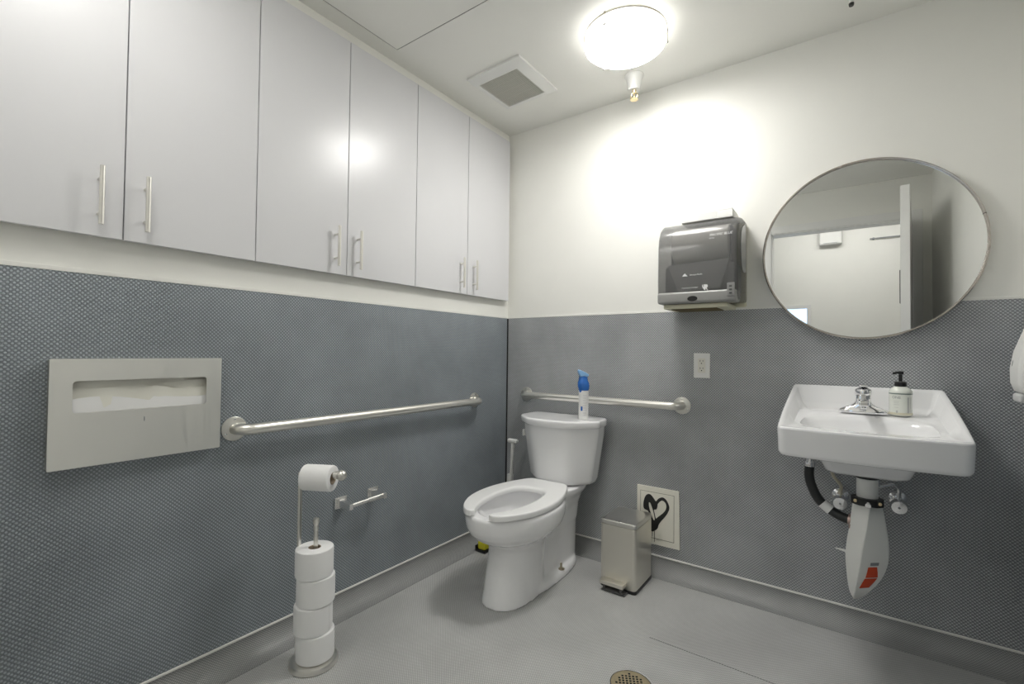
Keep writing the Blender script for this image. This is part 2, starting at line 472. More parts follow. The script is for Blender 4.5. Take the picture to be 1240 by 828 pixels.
for s in (.25, .5, .75):
    a = Vector(I[0]).lerp(Vector(I[3]), s); c = Vector(I[1]).lerp(Vector(I[2]), s)
    loft(b, [[Vector((p.x, p.y - .0015, -.0145)), Vector((p.x, p.y + .0015, -.0145)), Vector((p.x, p.y + .0015, -.022)), Vector((p.x, p.y - .0015, -.022))] for p in (a, c)])
ob('grille', b, mat('grille_grey', (.66, .65, .60), .5), t)

# flush lamp
LX, LY = .955, -.500
t = thing('ceiling_light', 'round lit flush ceiling lamp with a thin nickel ring', 'lamp', (LX, LY, CZ))
b = BM(); lathe(b, [(.150, -.0005), (.152, -.004), (.150, -.012), (.10, -.014)], seg=64); ob('ceiling_pan', b, WPLAST, t)
b = BM(); lathe(b, [(.150, -.014), (.160, -.020), (.163, -.030), (.163, -.058), (.163, -.062)], seg=64)
RINGM = mat('lamp_ring_metal', (.45, .43, .38), .3, 1.)
ob('glass_side', b, GLOWS, t, 60)
b = BM(); lathe(b, [(.163, -.0622), (.159, -.066), (.140, -.069), (.11, -.0715), (.06, -.0735), (.0, -.074)], seg=64)
ob('glass_shade', b, GLOW, t, 60)
b = BM(); lathe(b, [(.1665 + .0022 * math.cos(a), -.020 + .0035 * math.sin(a)) for a in [2 * PI * k / 10 for k in range(10)]], seg=72, closed=True); ob('ring', b, RINGM, t)
b = BM(); lathe(b, [(.1645 + .0015 * math.cos(a), -.060 + .0022 * math.sin(a)) for a in [2 * PI * k / 10 for k in range(10)]], seg=72, closed=True); ob('ring', b, RINGM, t)
for a in (25, 145, 265):
    c, s = math.cos(math.radians(a)), math.sin(math.radians(a))
    b = BM(); cyl(b, (.168 * c, .168 * s, -.012), (.168 * c, .168 * s, -.066), .0022, seg=10)
    ball(b, (.168 * c, .168 * s, -.066), .0048, 12); ball(b, (.168 * c, .168 * s, -.016), .0042, 12); ob('clip', b, RINGM, t)

# added fill lamp: dimmer copy near the door, unseen outside the frame
t2 = dup(t, (.52, -2.07, CZ), None, 'added round fill lamp on the ceiling near the door, out of the frame')
for c in t2.children:
    if c.name.startswith('glass_shade'):
        c.data = c.data.copy(); c.data.materials.clear(); c.data.materials.append(GLOW2)
# sprinkler head
t = thing('fire_sprinkler', 'white fire sprinkler with brass head below the ceiling lamp', 'sprinkler', (.868, -.171, CZ))
b = BM(); lathe(b, [(.045, -.0005), (.046, -.004), (.040, -.010), (.034, -.035), (.029, -.066), (.027, -.072), (.016, -.072)], seg=32); ob('escutcheon', b, WPLAST, t)
b = BM(); cyl(b, (0, 0, -.072), (0, 0, -.084), .010, .008)
for s in (-1, 1): tube(b, [(s * .008, 0, -.082), (s * .016, 0, -.092), (s * .015, 0, -.104), (s * .004, 0, -.116)], .0028, 8)
cyl(b, (0, 0, -.084), (0, 0, -.114), .0028, seg=10); cyl(b, (0, 0, -.114), (0, 0, -.117), .016, .015, 20)
for k in range(8):
    a = 2 * PI * k / 8; box(b, (-.003, .012, -.1165), (.003, .020, -.1145), M=Matrix.Rotation(a, 4, 'Z'))
ob('sprinkler_head', b, BRASS, t)
# second white rod at the top edge
t = thing('pipe_stub', 'thin white pipe stub with a black tip hanging from the ceiling at the top edge', 'pipe', (1.716, -.30, CZ))
b = BM(); cyl(b, (0, 0, -.0005), (0, 0, -.004), .022, .020); cyl(b, (0, 0, -.004), (0, 0, -.090), .0075, .0065); ob('pipe', b, WPLAST, t)
b = BM(); cyl(b, (0, 0, -.090), (0, 0, -.100), .0085, .0075, rnd=.0015); ob('tip', b, BLACKP, t)

# ------------------------------------------------------------------ mirror
t = thing('wall_mirror', 'large round mirror in a slim metal frame above the sink', 'mirror', (1.755, 0, 1.522))
t.rotation_euler = (math.radians(-.0), 0, 0)
R = .3525
b = BM(); lathe(b, [(R - .006, .004), (R - .006, .0215), (0, .0215)], axis=(0, -1, 0), seg=128); ob('mirror_glass', b, MIRR, t)
b = BM(); lathe(b, [(R - .006, .002), (R + .002, .002), (R + .002, .028), (R - .001, .030), (R - .005, .029), (R - .006, .026)], axis=(0, -1, 0), seg=128, closed=True); ob('mirror_frame', b, brushed('frame_metal', (.50, .46, .42), .25, (3, 3, 3)), t)
b = BM()
box(b, (R - .0062, -.0302, -.001), (R + .0023, -.0018, .001), M=Matrix.Rotation(-.25, 4, 'Y')); ob('frame_joint', b, DARK, t)

# ------------------------------------------------------------------ paper towel dispenser
TX0, TX1 = 1.005, 1.338
t = thing('towel_dispenser', 'smoked grey paper towel dispenser on the wall beside the round mirror', 'dispenser', (0, 0, 0))
b = BM(); box(b, (TX0 + .015, -.022, 1.315), (TX1 - .004, -.0005, 1.692), .006); ob('back_plate', b, CREAMP, t)
def tprof(ins=0.):
    P = [(-.020, 1.330), (-.150, 1.322), (-.212, 1.326), (-.229, 1.345), (-.234, 1.42), (-.235, 1.50), (-.232, 1.57), (-.222, 1.62), (-.200, 1.660), (-.165, 1.684), (-.120, 1.693), (-.06, 1.694), (-.020, 1.692)]
    cy, cz = -.12, 1.51
    out = []
    for y, z in P:
        v = Vector((cy - y, cz - z)); L = v.length
        out.append((y + v.x / L * ins, z + v.y / L * ins))
    return out
def tloft(b, secs, cap0=True, cap1=True):
    loft(b, [[Vector((x, y, z)) for y, z in tprof(i)] for x, i in secs], close=False, cap0=False, cap1=False)
    for x, i in (secs[0], secs[-1]):
        b.faces.new([b.verts.new(Vector((x, y, z))) for y, z in tprof(i)])
b = BM(); tloft(b, [(TX0, .016), (TX0 + .003, .006), (TX0 + .012, 0), (TX1 - .012, 0), (TX1 - .003, .006), (TX1, .016)])
bmesh.ops.remove_doubles(b, verts=b.verts, dist=1e-5)
o = ob('cover', b, SMOKE, t, 50); m = o.modifiers.new('th', 'SOLIDIFY'); m.thickness = .0025; m.offset = -1
# inside: spindle roll and feed module
b = BM(); lathe(b, [(.018, 0), (.078, 0), (.080, .002), (.080, .234), (.078, .236), (.018, .236)], (TX0 + .050, -.118, 1.590), (1, 0, 0), 40, closed=True); ob('towel_roll', b, TOWELP, t)
b = BM()
prism(b, [(TX0 + .035, -.190, 1.500), (TX1 - .040, -.190, 1.510), (TX1 - .075, -.205, 1.385), (TX0 + .085, -.205, 1.375)], (0, .012, 0))
ob('feed_chute', b, mat('chute_grey', (.30, .30, .29), .5), t)
b = BM(); box(b, (TX0 + .02, -.185, 1.37), (TX1 - .02, -.03, 1.495), .01); ob('feed_module', b, mat('module_grey', (.16, .16, .16), .4), t)
for x in (TX0 + .036, TX1 - .050):
    b = BM(); box(b, (x, -.15, 1.49), (x + .012, -.04, 1.66), .004); ob('roll_arm', b, DGREY, t)
# opaque lower band, keyhole, buttons, side window
b = BM(); box(b, (TX0 + .002, -.2385, 1.322), (TX1 - .004, -.150, 1.372), .010, 3); ob('lower_band', b, MGREY, t)
b = BM(); lathe(b, [(.0, .0), (.021, 0), (.019, .003), (0, .003)], (1.160, -.2385, 1.340), (0, -1, 0), 24)
for v in b.verts: v.co.z = 1.340 + (v.co.z - 1.340) * .55
ob('lock_cover', b, DARK, t)
b = BM(); box(b, (TX1 - .040, -.2425, 1.342), (TX1 - .010, -.236, 1.398), .003); kp = ob('button_panel', b, mat('panel_grey', (.27, .27, .265), .4), t)
for z in (1.355, 1.369, 1.383):
    b = BM(); box(b, (TX1 - .031, -.2440, z - .004), (TX1 - .020, -.2424, z + .004), .001); ob('button', b, DGREY, kp)
b = BM()
pts = [(-.065, 1.655), (-.115, 1.655), (-.165, 1.62), (-.175, 1.54), (-.150, 1.47), (-.10, 1.455), (-.06, 1.49)]
prism(b, [(TX1 + .0005, y, z) for y, z in [(p.x, p.y) for p in catmull([Vector((a, c, 0)) for a, c in pts], 5, True)]], (.0022, 0, 0))
ob('side_window', b, mat('clear_grey_panel', (.30, .31, .31), .15), t)
b = BM(); box(b, (TX0 + .020, -.205, 1.302), (TX1 - .045, -.02, 1.3215), .004); ob('paper_lip', b, CREAMP, t)
b = BM(); box(b, (TX0 + .050, -.185, 1.2985), (TX1 - .09, -.05, 1.3025), .001); ob('towel_slot', b, mat('brown_slot', (.12, .09, .03), .7), t)
# printed words on the cover
b = text_bm('PACIFIC BLUE', .0145, onback(1.272, -.2310, 1.606), shear=.25); ob('cover_print', b, WHITEPR, t, 0)
b = text_bm('ULTRA', .007, onback(1.236, -.2325, 1.592), shear=.25); ob('cover_print', b, WHITEPR, t, 0)
b = curve_mesh([[(-.012, 0), (-.004, .010), (.000, .013), (.006, .006), (.012, 0)]], onback(1.128, -.2362, 1.438), .0006); ob('mountain_emblem', b, WHITEPR, t, 0)
b = text_bm('Georgia-Pacific', .0088, onback(1.174, -.2362, 1.443)); ob('cover_print', b, WHITEPR, t, 0)
b = text_bm('TOUCHLESS TOWELS', .0070, onback(1.148, -.2358, 1.387)); ob('cover_print', b, WHITEPR, t, 0)
b = curve_mesh([[(-.003, -.012), (-.012, .002), (-.012, .012), (-.009, .012), (-.008, .002), (-.006, .003), (-.006, .013), (.008, .012), (.011, .004), (.006, -.003), (.012, -.012), (.008, -.013), (.002, -.005), (-.001, -.012)]], onback(1.212, -.2360, 1.385), .0006); ob('hand_pictogram', b, WHITEPR, t, 0)

t = thing('paper_pack', 'flat white paper pack lying on top of the towel dispenser', 'paper', (0, 0, 0))
b = BM(); box(b, (1.085, -.150, 1.6950), (1.303, -.015, 1.728), .003); box(b, (1.088, -.148, 1.7278), (1.300, -.017, 1.7365), .003); o = ob('wrapper', b, mat('white_wrap', (.84, .84, .82), .5), t)
b = BM(); box(b, (1.16, -.1515, 1.6965), (1.24, -.1498, 1.726), .0005); ob('wrap_flap', b, WPLAST, t)

# ------------------------------------------------------------------ outlet
t = thing('wall_outlet', 'white duplex power outlet under the towel dispenser', 'outlet', (1.1425, 0, 1.047))
b = BM(); box(b, (-.0365, -.0065, -.0585), (.0365, -.0005, .0585), .003); pl = ob('cover_plate', b, WPLAST, t)
b = BM(); box(b, (-.017, -.0085, -.034), (.017, -.0062, .034), .0015); ob('receptacle', b, WPLAST2, t)
for zc in (.018, -.016):
    b = BM()
    for sx, h in ((-.0062, .0040), (.0062, .0034)): box(b, (sx - .0011, -.0088, zc + .004 - h), (sx + .0011, -.0084, zc + .004 + h))
    cyl(b, (0, -.0084, zc - .007), (0, -.0088, zc - .007), .0026, seg=12); ob('socket_slots', b, DARK, t)

# ------------------------------------------------------------------ access plate with the heart
t = thing('access_plate', 'cream metal wall access plate spray-painted with a black heart', 'plate', (0, 0, 0))
b = BM(); prism(b, [(.834, -.0005, .438), (1.041, -.0005, .438), (1.046, -.0005, .160), (.834, -.0005, .158)], (0, -.009, 0)); ob('plate_frame', b, BONE, t)
b = BM(); box(b, (.853, -.0112, .190), (1.017, -.0090, .412), .0008); ob('plate_door', b, BONE, t)
b = BM()
for lo, hi in (((.851, -.0099, .188), (.8528, -.0093, .414)), ((1.0172, -.0099, .188), (1.019, -.0093, .414)), ((.851, -.0099, .1875), (1.019, -.0093, .1895)), ((.851, -.0099, .4125), (1.019, -.0093, .4142))): box(b, lo, hi)
ob('door_gap', b, mat('gap_brown', (.18, .16, .11), .7), t)
heart = [(.870, .326), (.868, .357), (.878, .389), (.893, .401), (.907, .398), (.920, .384), (.931, .372), (.943, .387), (.963, .397), (.980, .389), (.993, .368), (.996, .347), (.987, .323), (.973, .301), (.957, .280), (.945, .260), (.940, .242), (.926, .227), (.912, .220), (.903, .229), (.902, .250), (.9035, .272), (.897, .300), (.890, .318)]
hA = [(.895, .358), (.902, .359), (.911, .339), (.920, .311), (.925, .284), (.921, .277), (.913, .290), (.904, .313), (.897, .335)]
hB = [(.941, .362), (.960, .381), (.976, .374), (.982, .358), (.978, .338), (.963, .318), (.943, .299), (.931, .288), (.925, .310), (.921, .328), (.933, .333), (.938, .346)]
sm = lambda P: [(p.x, p.y) for p in catmull([Vector((a, c, 0)) for a, c in P], 4, True)]
b = curve_mesh([sm(heart), sm(hA), sm(hB)], onback(0, -.0117, 0), .0008)
ht = ob('painted_heart', b, BLACKPAINT, t, 0)
b = BM()
for x, z0, z1 in ((.9135, .196, .224), (.9245, .172, .228)): box(b, (x - .0012, -.0120, z0), (x + .0012, -.0113, z1))
ball(b, (.9245, -.0117, .188), .0022, 8); ob('paint_drip', b, BLACKPAINT, t)

# ------------------------------------------------------------------ grab bars
def grab_bar(label, L, loc, rz):
    """local: wall at y=0, room towards -y, bar along x"""
    t = thing('grab_bar', label, 'grab bar', loc, rz, 'brushed steel grab bars')
    off = .057; r = .019; rb = .045
    pts = [(0, -.004, 0), (0, -(off - rb), 0)]
    for k in range(1, 9):
        a = PI / 2 * k / 8; pts.append((rb - rb * math.cos(a), -(off - rb) - rb * math.sin(a), 0))
    full = pts + [(L - x, y, z) for x, y, z in reversed(pts)]
    b = BM(); tube(b, full, r, 20); ob('bar', b, STEEL_H, t, 60)
    for x in (0, L):
        b = BM(); lathe(b, [(.041, .0006), (.041, .004), (.039, .0055), (.026, .0065), (.022, .009), (.019, .009)], (x, 0, 0), (0, -1, 0), 36); f = ob('flange', b, STEEL, t)
        for a in (90, 210, 330):
            b = BM(); lathe(b, [(.0038, 0), (.0036, .0018), (.002, .0024), (0, .0024)], (x + .032 * math.cos(math.radians(a)), -.0058, .032 * math.sin(math.radians(a))), (0, -1, 0), 12); ob('screw', b, CHROME, f)
    return t
grab_bar('long brushed steel grab bar on the left wall above the toilet paper stand', 1.262, (0, -1.572, .829), PI / 2)
grab_bar('shorter brushed steel grab bar on the back wall behind the toilet tank', .904, (.148, 0, .852), 0)

# ------------------------------------------------------------------ seat cover dispenser
t = thing('seat_cover_dispenser', 'wide brushed steel toilet seat cover dispenser on the left wall', 'dispenser', (0, 0, 0))
Y0, Y1, Z0, Z1, XD = -2.037, -1.628, .779, 1.071, .032
sy0, sy1, sz0, sz1 = -1.991, -1.671, .925, 1.011
outer = rrect((Y0 + Y1) / 2, (Z0 + Z1) / 2, (Y1 - Y0) / 2, (Z1 - Z0) / 2, .003, 3)
slot = rrect((sy0 + sy1) / 2, (sz0 + sz1) / 2, (sy1 - sy0) / 2, (sz1 - sz0) / 2, .009, 5)
b = curve_mesh([outer, slot], onleft(XD - .001, 0, 0), .002); ob('face_plate', b, brushed('dispenser_face', (.93, .92, .87), .42, (1, 18, .6), .06), t)
b = BM(); box(b, (.0006, Y0 + .002, Z0 + .002), (XD - .0022, Y0 + .005, Z1 - .002)); box(b, (.0006, Y1 - .005, Z0 + .002), (XD - .0022, Y1 - .002, Z1 - .002))
box(b, (.0006, Y0 + .005, Z1 - .005), (XD - .0022, Y1 - .005, Z1 - .002)); box(b, (.0006, Y0 + .005, Z0 + .002), (XD - .0022, Y1 - .005, Z0 + .005))
box(b, (.0006, Y0 + .005, Z0 + .005), (.002, Y1 - .005, Z1 - .005)); ob('shell', b, STEEL, t)
b = BM(); lathe(b, [(.0, 0), (.0045, 0), (.004, .0012), (0, .0012)], (XD, -1.833, .905), (1, 0, 0), 14)
for v in b.verts: v.co.z = .895 + (v.co.z - .905) * 1.6; v.co.y = -1.833 + (v.co.y + 1.833) * .25
ob('key_slot', b, GREYPR, t)
t = thing('seat_cover_stack', 'folded cream paper seat covers showing in the steel dispenser slot', 'paper')
b = BM()
n = 30
lo, hi, hi2 = [], [], []
for k in range(n + 1):
    y = Y0 + .012 + (Y1 - Y0 - .024) * k / n; s = k / n
    z = .948 + .018 * math.sin(s * 5.2 + .4) * (1 if s < .62 else .6) + (.014 if s > .56 else 0)
    lo.append((y, .800)); hi.append((y, z))
loft(b, [[Vector((.020 + .004 * math.sin(y * 40), y, z)) for y, z in hi], [Vector((.022, y, .800)) for y, z in lo]], close=False, cap0=False, cap1=False)
o = ob('front_sheet', b, mat('white_sheet', (.86, .86, .86), .9), t); m = o.modifiers.new('t', 'SOLIDIFY'); m.thickness = .0012
b = BM()
for j, (dz, xx) in enumerate(((.030, .014), (.046, .010), (.062, .006))):
    loft(b, [[Vector((xx + .003 * math.sin(y * 55 + j), y, min(z + dz + .006 * math.sin(y * 30 + 2 * j), 1.06))) for y, z in hi], [Vector((xx + .001, y, .800)) for y, z in lo]], close=False, cap0=False, cap1=False)
o = ob('folded_sheets', b, SEATPAPER, t); m = o.modifiers.new('t', 'SOLIDIFY'); m.thickness = .001

# ------------------------------------------------------------------ chrome roll holder
t = thing('toilet_roll_holder', 'empty chrome toilet roll holder on the left wall below the grab bar', 'holder', (0, 0, 0))
ends = []
for yc, ye, zc, ze in ((-1.153, -1.157, .474, .472), (-.994, -.987, .477, .477)):
    b = BM(); box(b, (.0006, yc - .028, zc - .024), (.008, yc + .028, zc + .024), .003); box(b, (.008, yc - .021, zc - .018), (.013, yc + .021, zc + .018), .003)
    pm = ob('mount', b, POLISH, t)
    b = BM()
    loft(b, [[Vector((.012, yc - .016, zc - .014)), Vector((.012, yc + .016, zc - .014)), Vector((.012, yc + .016, zc + .014)), Vector((.012, yc - .016, zc + .014))],
             [Vector((.045, ye - .010, ze - .012)), Vector((.045, ye + .010, ze - .012)), Vector((.045, ye + .010, ze + .011)), Vector((.045, ye - .010, ze + .011))],
             [Vector((.083, ye - .008, ze - .013)), Vector((.083, ye + .008, ze - .013)), Vector((.083, ye + .008, ze + .010)), Vector((.083, ye - .008, ze + .010))]])
    ob('arm', b, POLISH, pm)
    ends.append(Vector((.070, ye, ze - .001)))
a, c = ends; mid = a.lerp(c, .48)
b = BM(); cyl(b, a, mid, .0098, seg=20); cyl(b, mid, mid + (c - a) * .02, .0075, seg=20); ob('roller', b, POLISH, t)
b = BM(); cyl(b, mid + (c - a) * .02, c, .0118, seg=20, rnd=.001); ob('roller_sleeve', b, POLISH, t)

# ------------------------------------------------------------------ roll stand and rolls
SX, SY = .207, -1.387
adir = Vector((.88, .474, 0)).normalized()
t = thing('toilet_roll_stand', 'free-standing satin nickel toilet roll stand with a round base', 'stand', (SX, SY, FZ))
b = BM(); lathe(b, [(.077, .0), (.080, .003), (.080, .012), (.076, .018), (.068, .020), (.0, .021)], seg=56); ob('base', b, NICKEL, t)
b = BM(); cyl(b, (0, 0, .020), (0, 0, .455), .0085, .0075, seg=18); lathe(b, [(.0075, .452), (.009, .456), (.009, .462), (.008, .466), (.0065, .470), (.010, .476), (.012, .484), (.010, .492), (.0, .497)], seg=20); ob('spindle', b, NICKEL, t)
rx, ry = -adir.x * .062, -adir.y * .062
b = BM()
Mr = Matrix.Translation((rx, ry, 0)) @ Matrix.Rotation(math.atan2(adir.y, adir.x), 4, 'Z')
box(b, (-.004, -.0085, .018), (.004, .0085, .650), .002, M=Mr); ob('upright', b, NICKEL, t)
b = BM(); p0 = Vector((rx, ry, .645)); tube(b, [p0, p0 + adir * .05, p0 + adir * .160], .0085, 18)
ob('roll_arm', b, NICKEL, t)
b = BM(); cyl(b, p0 + adir * .128, p0 + adir * .140, .014, seg=20); ball(b, p0 + adir * .152, .0180, 24); ob('end_knob', b, NICKEL, t)
def roll(label, loc, r, h, tilt=None, hole=.021, seedrot=0.):
    t = thing('toilet_roll', label, 'toilet paper', loc, seedrot, 'white toilet paper rolls')
    if tilt is not None: t.rotation_euler = tilt
    b = BM(); lathe(b, [(hole, .001), (r - .006, 0), (r - .0015, .002), (r, .006), (r, h - .006), (r - .0015, h - .002), (r - .006, h), (hole, h - .001)], seg=56, closed=True); ob('paper', b, TISSUE, t, 40)
    b = BM(); lathe(b, [(hole - .0015, .0015), (hole - .0002, .0015), (hole - .0002, h - .0015), (hole - .0015, h - .0015)], seg=32, closed=True); ob('core', b, KRAFT, t)
    # loose sheet edge
    b = BM(); pts = [Vector((math.cos(a) * (r + .0008), math.sin(a) * (r + .0008), 0)) for a in [k * .10 for k in range(7)]]
    loft(b, [[p + Vector((0, 0, .006)) for p in pts], [p + Vector((0, 0, h - .006)) for p in pts]], close=False, cap0=False, cap1=False)
    o = ob('loose_sheet', b, TISSUE, t); m = o.modifiers.new('t', 'SOLIDIFY'); m.thickness = .0007
    return t
rv = Vector((.525, .85, 0))  # along the stagger of the stack
H = .0935; zb = FZ + .0212
for k, (dx, lab) in enumerate(((.004, 'white toilet paper roll at the bottom of the stack, on the stand base'), (-.004, 'second white toilet paper roll from the bottom of the stack'),
                               (.003, 'third white toilet paper roll from the bottom of the stack'), (-.003, 'white toilet paper roll on top of the stack, below the spindle knob'))):
    roll(lab, (SX + rv.x * dx, SY + rv.y * dx, zb + k * (H + .0003)), .0625, H, seedrot=[2.2, .4, 3.4, 1.2][k])
q0 = Vector((SX, SY, FZ)) + p0 + adir * .016 + Vector((0, 0, -.0120))
roll('smaller white toilet paper roll hanging on the arm of the stand', q0, .0445, .106, tilt=adir.to_track_quat('Z', 'Y').to_euler())

# ------------------------------------------------------------------ toilet
T = thing('toilet', 'white porcelain toilet with an open-front seat in the corner', 'toilet', (.458, 0, 0), math.radians(2.5))
def egg(d0, d1, hw, z, wide=.55, e=1.0, n=48):
    """plan loop: d0 back, d1 front (distance from the wall), widest at fraction `wide`"""
    dc = d0 + (d1 - d0) * wide; out = []
    for k in range(n):
        a = 2 * PI * k / n; c, s = math.cos(a), math.sin(a)
        x = hw * math.copysign(abs(c) ** e, c); yy = math.copysign(abs(s) ** e, s)
        d = dc + (yy * (d1 - dc) if yy > 0 else yy * (dc - d0))
        out.append(Vector((x, -d, z)))
    return out
b = BM()
outer = [egg(.40, .768, .110, FZ, .5, .85), egg(.405, .757, .106, .07, .5, .88), egg(.41, .738, .103, .16, .5, .9), egg(.40, .724, .103, .23, .5, .92), egg(.39, .724, .108, .262, .5, .93), egg(.36, .748, .128, .283, .5, .95),
         egg(.325, .800, .162, .308, .5, .97), egg(.295, .832, .186, .335, .5), egg(.282, .846, .195, .360, .5), egg(.277, .851, .198, .385, .5), egg(.276, .852, .198, .410, .5), egg(.281, .845, .191, .4225, .5)]
inner = [egg(.350, .800, .138, .4225, .5), egg(.358, .792, .130, .408, .5), egg(.37, .75, .115, .34, .5), egg(.42, .66, .08, .275, .5), egg(.46, .60, .045, .255, .5)]
loft(b, outer + inner)
loft(b, [egg(.075, .60, .092, FZ, .35, .62), egg(.07, .58, .089, .10, .35, .62), egg(.07, .56, .090, .20, .35, .62), egg(.07, .55, .091, .232, .35, .62), egg(.07, .41, .094, .250, .4, .62), egg(.065, .38, .097, .32, .4, .62), egg(.05, .352, .108, .365, .4, .62), egg(.035, .340, .130, .400, .4, .6), egg(.032, .330, .134, .424, .4, .6)])
loft(b, [egg(.085, .66, .126, FZ, .45, .75), egg(.085, .66, .126, .046, .45, .75), egg(.095, .645, .118, .060, .45, .75), egg(.11, .63, .09, .064, .45, .75)])
o = ob('bowl', b, PORC, T); remesh(o, .0052, 12)
# tank and lid
def tankloop(hb, hf, dback, dfront, chx, chd, z, bow=.010, n=6):
    P = [(-hb, dback), (-hb - .004, (dback + dfront) * .45), (-hf, dfront - chd), (-hf + chx, dfront), (0, dfront + bow), (hf - chx, dfront), (hf, dfront - chd), (hb + .004, (dback + dfront) * .45), (hb, dback)]
    out = []
    for i in range(len(P)):
        a = Vector((*P[i], 0)); c = Vector((*P[(i + 1) % len(P)], 0))
        for k in range(n): out.append(a.lerp(c, k / n))
    for _ in range(3):  # round the corners
        m = len(out); out = [(out[(i - 1) % m] + out[i] * 2 + out[(i + 1) % m]) / 4 for i in range(m)]
    return [Vector((p.x, -p.y, z)) for p in out]
b = BM()
loft(b, [tankloop(.150, .150, .05, .215, .07, .08, .4265), tankloop(.168, .170, .035, .238, .085, .085, .432), tankloop(.176, .180, .030, .250, .09, .09, .452),
         tankloop(.192, .198, .026, .258, .10, .095, .56), tankloop(.210, .217, .024, .264, .105, .10, .68), tankloop(.213, .220, .024, .266, .105, .10, .722)])
ob('tank', b, PORC, T, 50)
b = BM()
loft(b, [tankloop(.203, .212, .022, .262, .105, .10, .7225), tankloop(.217, .228, .015, .282, .11, .105, .7225), tankloop(.220, .232, .013, .287, .11, .105, .729), tankloop(.221, .233, .013, .289, .11, .105, .750),
         tankloop(.219, .231, .015, .285, .11, .105, .757), tankloop(.213, .225, .020, .279, .11, .105, .7605)])
ob('tank_lid', b, PORC, T, 50)
# flush lever on the tank side
b = BM(); cyl(b, (-.203, -.150, .662), (-.214, -.151, .662), .010, seg=16, rnd=.002); box(b, (-.222, -.176, .640), (-.213, -.142, .676), .004); ob('flush_lever', b, WPLAST, T)
# open-front seat: stations from the back centre to the front tip, mirrored
so = [(0, .268), (.075, .268), (.104, .276), (.128, .315), (.160, .395), (.186, .50), (.190, .60), (.176, .69), (.146, .765), (.108, .820), (.075, .846), (.050, .850)]
si = [(0, .425), (.036, .427), (.064, .442), (.084, .470), (.095, .515), (.101, .575), (.100, .635), (.093, .69), (.082, .735), (.068, .775), (.056, .802), (.046, .822)]
sov = catmull([Vector((x, d, 0)) for x, d in so], 5); siv = catmull([Vector((x, d, 0)) for x, d in si], 5)
zs0, zs1 = .4275, .4520
def ringsec(o_, i_):
    L = []
    for f, z in ((0.02, zs0), (0, zs0 + .004), (0, zs1 - .007), (.03, zs1 - .002), (.09, zs1), (.86, zs1 - .0005), (.96, zs1 - .003), (1, zs1 - .009), (1, zs0 + .004), (.98, zs0)):
        p = o_.lerp(i_, f); L.append((p.x, p.y, z))
    return L
loops = []
for s, rng in ((-1, range(len(sov) - 1, 0, -1)), (1, range(len(sov)))):
    for k in rng: loops.append([Vector((s * x, -d, z)) for x, d, z in ringsec(sov[k], siv[k])])
def tipscale(L, f, push):
    c = sum(L, Vector()) / len(L); return [c + (p - c) * f + Vector((push, 0, 0)) for p in L]
loops = [tipscale(loops[0], .55, .007), tipscale(loops[0], .85, .0045)] + loops + [tipscale(loops[-1], .85, -.0045), tipscale(loops[-1], .55, -.007)]
b = BM(); loft(b, loops); ob('seat', b, SEATW, T, 50)
for s in (-1, 1):
    b = BM(); box(b, (s * .072 - .018, -.300, .4225), (s * .072 + .018, -.262, .4285), .002); cyl(b, (s * .072 - .02, -.266, .437), (s * .072 + .02, -.266, .437), .010, seg=16); ob('seat_hinge', b, SEATW, T)
for s in (-1, 1):
    b = BM(); lathe(b, [(.017, 0), (.017, .003), (.012, .0045), (.006, .006), (.0048, .028), (.0, .030)], (s * .107, -.335, .0600), (0, 0, 1), 18); ob('floor_bolt', b, mat('aged_brass', (.45, .40, .30), .35, 1.), T)

# air freshener on the tank
t = thing('spray_can', 'white air freshener spray can with a blue trigger top on the toilet tank', 'spray can', (.605, -.160, .7610), -.95)
b = BM(); lathe(b, [(.022, 0), (.0245, .003), (.0250, .008), (.0250, .150), (.0235, .156), (.018, .158)], seg=32); can = ob('can', b, PALELAB, t)
b = BM()
loft(b, [[Vector((math.cos(a) * rx, math.sin(a) * ry + oy, z)) for a in [2 * PI * k / 24 for k in range(24)]] for rx, ry, oy, z in
         ((.0252, .0252, 0, .148), (.0275, .0280, 0, .160), (.0290, .0300, -.001, .172), (.0280, .0290, -.002, .186), (.0225, .0240, -.003, .200), (.0205, .0220, -.002, .211), (.0205, .0225, -.002, .222))])
ob('collar', b, BLUE, t)
b = BM()
tp = [(-.031, .250), (-.031, .240), (-.025, .228), (-.0235, .2175), (.0195, .2175), (.023, .222), (.025, .229), (.008, .240), (-.012, .249), (-.025, .254)]
loft(b, [[Vector((x, y * f_ - .002 * (1 - f_), .232 + (z - .232) * f_)) for y, z in tp] for x, f_ in ((-.021, .70), (-.018, .93), (-.012, 1), (.012, 1), (.018, .93), (.021, .70))])
ob('trigger', b, BLUEL, t, 50)
b = BM()
for a0, a1, z0, z1 in ((-.72, -.34, .046, .068),):
    A = [a0 + (a1 - a0) * k / 6 for k in range(7)]
    loft(b, [[Vector((math.cos(a) * .0253, math.sin(a) * .0253, z)) for a in A] for z in (z0, z1)], close=False, cap0=False, cap1=False)
ob('blue_mark', b, BLUE, can)
b = BM()
for j in range(9):
    z = .022 + .0125 * j
    A = [-.28 + (.55 + .3 * ((j * 7) % 3) / 2) * k / 5 for k in range(6)]
    loft(b, [[Vector((math.cos(a) * .0253, math.sin(a) * .0253, zz)) for a in A] for zz in (z, z + .0022)], close=False, cap0=False, cap1=False)
ob('fine_print', b, mat('faint_print', (.55, .56, .60), .6), can)
b = BM()
A = [-1.35 + .9 * k / 8 for k in range(9)]
loft(b, [[Vector((math.cos(a) * .0254, math.sin(a) * .0254, .150 - .012 * math.sin(k / 8 * PI))) for k, a in enumerate(A)], [Vector((math.cos(a) * .0254, math.sin(a) * .0254, .151)) for a in A]], close=False, cap0=False, cap1=False)
